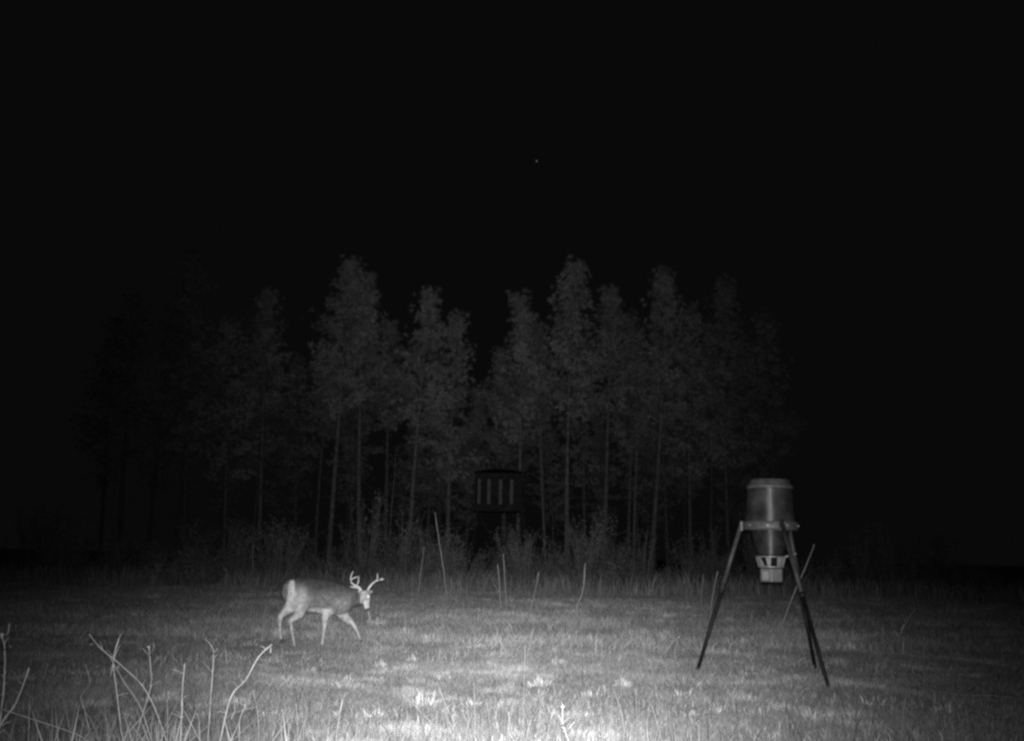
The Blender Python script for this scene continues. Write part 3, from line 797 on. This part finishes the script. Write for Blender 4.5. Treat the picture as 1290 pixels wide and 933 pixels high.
stalk([(709,890),(709,911),(717,936)], 5.2, .0062, 'bright chunky weed with stubby leaves', leaves=12, head=6, m_=M_tuftleaf, branches=[[(711,915),(704,900)], [(713,922),(724,908)]])
stalk([(792,899),(787,921)], 5.4, .0045, 'short pale stalk on the feeder side of the bright leafy weed', m_=M_wisp)
stalk([(820,886),(831,921)], 5.4, .0045, 'short slanted stalk next to thin grass on the feeder side', m_=M_wisp, branches=[[(824,899),(816,892)]])
stalk([(843,897),(846,921)], 5.4, .0030, 'fine upright stem beside the short slanted stalk', m_=M_wisp)
# mid-field and far stalks
stalk([(548,645),(553,680),(558,712),(563,752)], 26.0, .022, 'tallest thin stalk, gently curved, at the back of the field behind the buck')
stalk([(534,688),(531,715),(526,752)], 27.0, .021, 'straight stalk next to the tallest curved stalk', group=None)
stalk([(627,710),(629,735),(631,768)], 21.0, .016, 'straighter of two stalks below the box blind, with a side twig', branches=[[(630,748),(622,735)]])
stalk([(634,697),(636,730),(638,766)], 21.5, .014, 'taller, fainter of two stalks standing together below the box blind')
stalk([(678.5,720),(674,745),(665,778)], 19.5, .014, 'slanted stalk between the paired stalks and the stalk in a tuft')
stalk([(737,711),(734,745),(727,762),(727,781)], 19.0, .018, 'curved pale stalk rising out of a small bright tuft', head=2)
stalk([(1025,688),(1013,718),(1000,748),(984,790)], 16.5, .016, 'slanting stalk seen between the feeder legs and crossing one', head=2)
stalk([(904,719),(900,738),(896,762)], 22.0, .026, 'short upright stalk just outside the feeder\'s splayed leg')
stalk([(319,680),(318.5,705),(318,738)], 36.0, .025, 'dim upright stem at the field edge above the buck\'s rump')
stalk([(1154,766),(1146,776),(1136,796)], 16.5, .014, 'slanted stem rising from the tuft beyond the feeder', branches=[[(1141,786),(1136,772)]])
stalk([(1164,800),(1164,828),(1164,860)], 11.2, .006, 'faint upright stem above the fallen branch')
stalk([(886,722),(884,745)], 24, .018, 'short dim stem in the back grass beside the feeder leg stalk')

# fallen branch
t = None
pts = [ground_at(*p) for p in ((1150,872),(1163,873.5),(1180,875),(1213,882),(1250,884),(1300,886))]
t = empty('fallen_branch', pts[0]); tag(t, 'pale thin fallen branch lying on the grass beyond the feeder', 'branch')
m = MB(); m.tube([p - pts[0] + Vector((0, 0, .05 + .012*math.sin(i*2.1))) for i, p in enumerate(pts)], [.006,.013,.015,.014,.011,.008], n=7); m.build('stem', M_dry, t, True)
for a, b in ((1, (1160,866)), (3, (1230,874)), (4, (1262,891))):
    m = MB(); e = ground_at(*b); m.tube([pts[a]-pts[0]+Vector((0,0,.05)), e-pts[0]+Vector((0,0,.07))], [.007,.003], n=5); m.build('twig', M_dry, t, True)

# ------------------------------------------------------------------ pale grass tufts
def tuft_mesh(seed, n=90, spiky=False):
    r = np.random.default_rng(seed); V = []; T = []
    for i in range(n):
        a = r.random()*6.28; q = r.random()**.5
        b = np.array([math.cos(a), math.sin(a), 0])*q*.75; l = (.2+.8*r.random())*(1.15-.45*q)*(.95 if not spiky else 1.3)
        out = np.array([math.cos(a), math.sin(a), 0])*(.2+.8*q)*l*(.8 if not spiky else .5) + r.normal(0, .2, 3)
        up = np.array([0, 0, 1])*l*(1.15-.45*q)
        w = (.026 if not spiky else .02)*(.6+.8*r.random()); ra = r.random()*6.28; s = np.array([math.sin(ra), -math.cos(ra), 0])*w*1.25
        m_ = b + out*.5 + up*.75; tp = b + out + up*(.8+.2*r.random())
        b = b - np.array([0, 0, .05])
        V += [b-s, b+s, m_+s, b-s, m_+s, m_-s, m_-s, m_+s, tp]; T += [.35+1.1*r.random()**1.3]*9
    V = np.array(V); me = np_mesh('blades', V, np.arange(len(V)).reshape(-1, 3), np.array(T)); me.materials.append(M_tuft)
    return me
TUF = [tuft_mesh(51, 170), tuft_mesh(52, 130), tuft_mesh(53, 90, True), tuft_mesh(54, 240)]
def grass_tuft(px, py, wpx, kind, label, group=None, hs=1.0):
    p = ground_at(px, py); s = wpx/2/(FPX/p.y)*1.1
    o = bpy.data.objects.new('grass_tuft', TUF[kind]); col.objects.link(o)
    o.location = p; o.scale = (s, s, s*hs); o.rotation_euler = (0, 0, random.random()*6.28)
    tag(o, label, 'grass tuft', group); return o
GT = 'small pale grass tufts dotted over the field'
grass_tuft(437,867,34,3,'brightest bushy grass tuft in open field below the buck\'s muzzle')
grass_tuft(211,884,34,3,'bright bushy tuft behind the foreground weed stalks')
grass_tuft(1025,909,34,3,'broad bright tuft below the feeder\'s front leg')
grass_tuft(606,811,26,2,'star-shaped spiky tuft in mid field')
grass_tuft(729,781,18,0,'small bright tuft at the foot of the curved pale stalk', hs=1.2)
grass_tuft(475,788,34,1,'pale tuft in front of the buck\'s lowered muzzle')
grass_tuft(832,836,14,0,'compact round bright tuft beside the feeder\'s outer leg')
grass_tuft(1122,806,46,1,'wide dim tuft with stems beyond the feeder', hs=.8)
grass_tuft(652,930,36,2,'curled bright leaves beside the bright chunky weed', hs=.6)
for px, py, w in [(481,822,16),(480,842,16),(560,857,18),(534,889,24),(679,866,22),(784,867,18),(745,880,22),(592,891,18),(831,802,14),(992,884,16),(971,850,16),
                  (974,814,18),(897,814,18),(313,815,16),(344,836,18),(56,779,14),(150,790,14),(1060,838,14),(700,840,14),(520,835,14),(930,866,16),(860,880,18),
                  (640,790,12),(780,800,14),(880,780,12),(555,775,12),(1100,890,24),(1190,900,22),(390,850,16),(270,780,12),(620,830,14),(960,905,20),(900,900,16),
                  (470,905,20),(730,905,18),(120,770,14),(1010,770,14),(760,830,14),(590,760,12),(820,765,12),(690,805,12),(30,858,22),(260,905,22),(345,905,22)]:
    grass_tuft(px, py, w*1.35, random.choice([0, 1, 2, 3]), 'small pale grass tuft in ' + ('the dim grass beyond the feeder' if px > 1045 else 'the grass around the feeder' if px > 850 else 'the dim grass behind the foreground weeds' if px < 280 else 'the grass around the buck\'s feet' if px < 500 and py < 860 else 'the far grass of the open field' if py < 815 else 'the bright middle of the field' if py < 872 else 'the brightest near grass'), GT, hs=.8+.5*random.random())

rt = random.Random(12)
for i in range(70):
    px, py = 60 + 1150*rt.random(), 756 + 165*rt.random()**1.1
    o = grass_tuft(px, py, (9 + 12*rt.random())*(.6 + (py-750)/180), rt.choice([0, 1, 3]), 'faint low tuft of matted grass in ' + ('the dim side of the field by the weeds' if px < 300 else 'the dim side of the field past the feeder' if px > 1000 else 'the lit field near the feeder' if px > 820 else 'the lit middle field' if py < 840 else 'the brightest foreground'), 'faint matted tufts over the field', hs=.45+.35*rt.random())

# tall grass clumps at the foot of the foreground weeds
def clump_mesh(seed, n=70):
    r = np.random.default_rng(seed); V = []; T = []
    for i in range(n):
        a = r.random()*6.28; q = r.random()**.5*.22
        b = np.array([math.cos(a)*q, math.sin(a)*q, -.03]); l = .25+.75*r.random()
        la = r.random()*6.28; out = np.array([math.cos(la), math.sin(la), 0])*l*.30*r.random()
        ph = r.random()*6.28; s = np.array([math.cos(ph), math.sin(ph), 0])*(.004+.003*r.random())
        m_ = b + out*.35 + np.array([0, 0, l*.6]); tp = b + out + np.array([0, 0, l*(.9+.1*r.random())])
        V += [b-s, b+s, m_+s*.8, b-s, m_+s*.8, m_-s*.8, m_-s*.8, m_+s*.8, tp]; T += [.5+.6*r.random()]*9
    V = np.array(V); me = np_mesh('blades', V, np.arange(len(V)).reshape(-1, 3), np.array(T)); me.materials.append(M_clump)
    return me
CL = [clump_mesh(61), clump_mesh(62, 50), clump_mesh(63, 90)]
GC = 'tall grass clumps along the foreground'
for px, Y, h, k, lab, grp in [
    (175, 4.6, .42, 2, 'densest tall grass clump at the foot of the crossed stalks', None),
    (160, 5.6, .36, 2, None, GC), (190, 5.3, .36, 0, None, GC), (140, 5.0, .38, 2, None, GC), (110, 5.4, .36, 0, None, GC), (170, 6.2, .30, 2, None, GC),
    (120, 4.5, .40, 0, None, GC), (60, 4.3, .45, 1, None, GC), (25, 4.3, .42, 0, None, GC), (95, 4.9, .4, 1, None, GC), (150, 5.2, .35, 0, None, GC),
    (200, 5.0, .38, 1, None, GC), (215, 4.4, .36, 0, None, GC), (300, 4.9, .36, 1, None, GC), (355, 5.2, .36, 0, None, GC), (385, 5.0, .38, 1, None, GC),
    (415, 5.3, .34, 1, None, GC), (600, 5.2, .30, 1, None, GC), (622, 5.4, .28, 1, None, GC), (840, 5.2, .34, 1, None, GC), (810, 5.4, .3, 1, None, GC), (265, 4.6, .32, 1, None, GC)]:
    x = at(px, 900, Y).x; o = bpy.data.objects.new('tall_grass_clump', CL[k]); col.objects.link(o)
    o.location = (x, Y, float(gz(x, Y))); o.scale = (1.5 if k == 2 else 1.0, 1.2, h*1.62); o.rotation_euler = (0, 0, random.random()*6.28)
    tag(o, lab or 'thin clump of tall dry grass among the foreground weeds', 'grass clump', grp)

# ------------------------------------------------------------------ one star
ms = bpy.data.materials.new('starlight'); ms.use_nodes = True
nt = ms.node_tree; nt.nodes.clear(); e = nt.nodes.new('ShaderNodeEmission'); e.inputs[1].default_value = 0.10
oo = nt.nodes.new('ShaderNodeOutputMaterial'); nt.links.new(e.outputs[0], oo.inputs[0])
bm = bmesh.new(); bmesh.ops.create_icosphere(bm, subdivisions=2, radius=0.9); me = bpy.data.meshes.new('star'); bm.to_mesh(me); bm.free()
o = link_mesh('star', me, ms); o.location = CAM + ray(676, 203)*1200
tag(o, 'single faint star in the black sky above the pines', 'star')
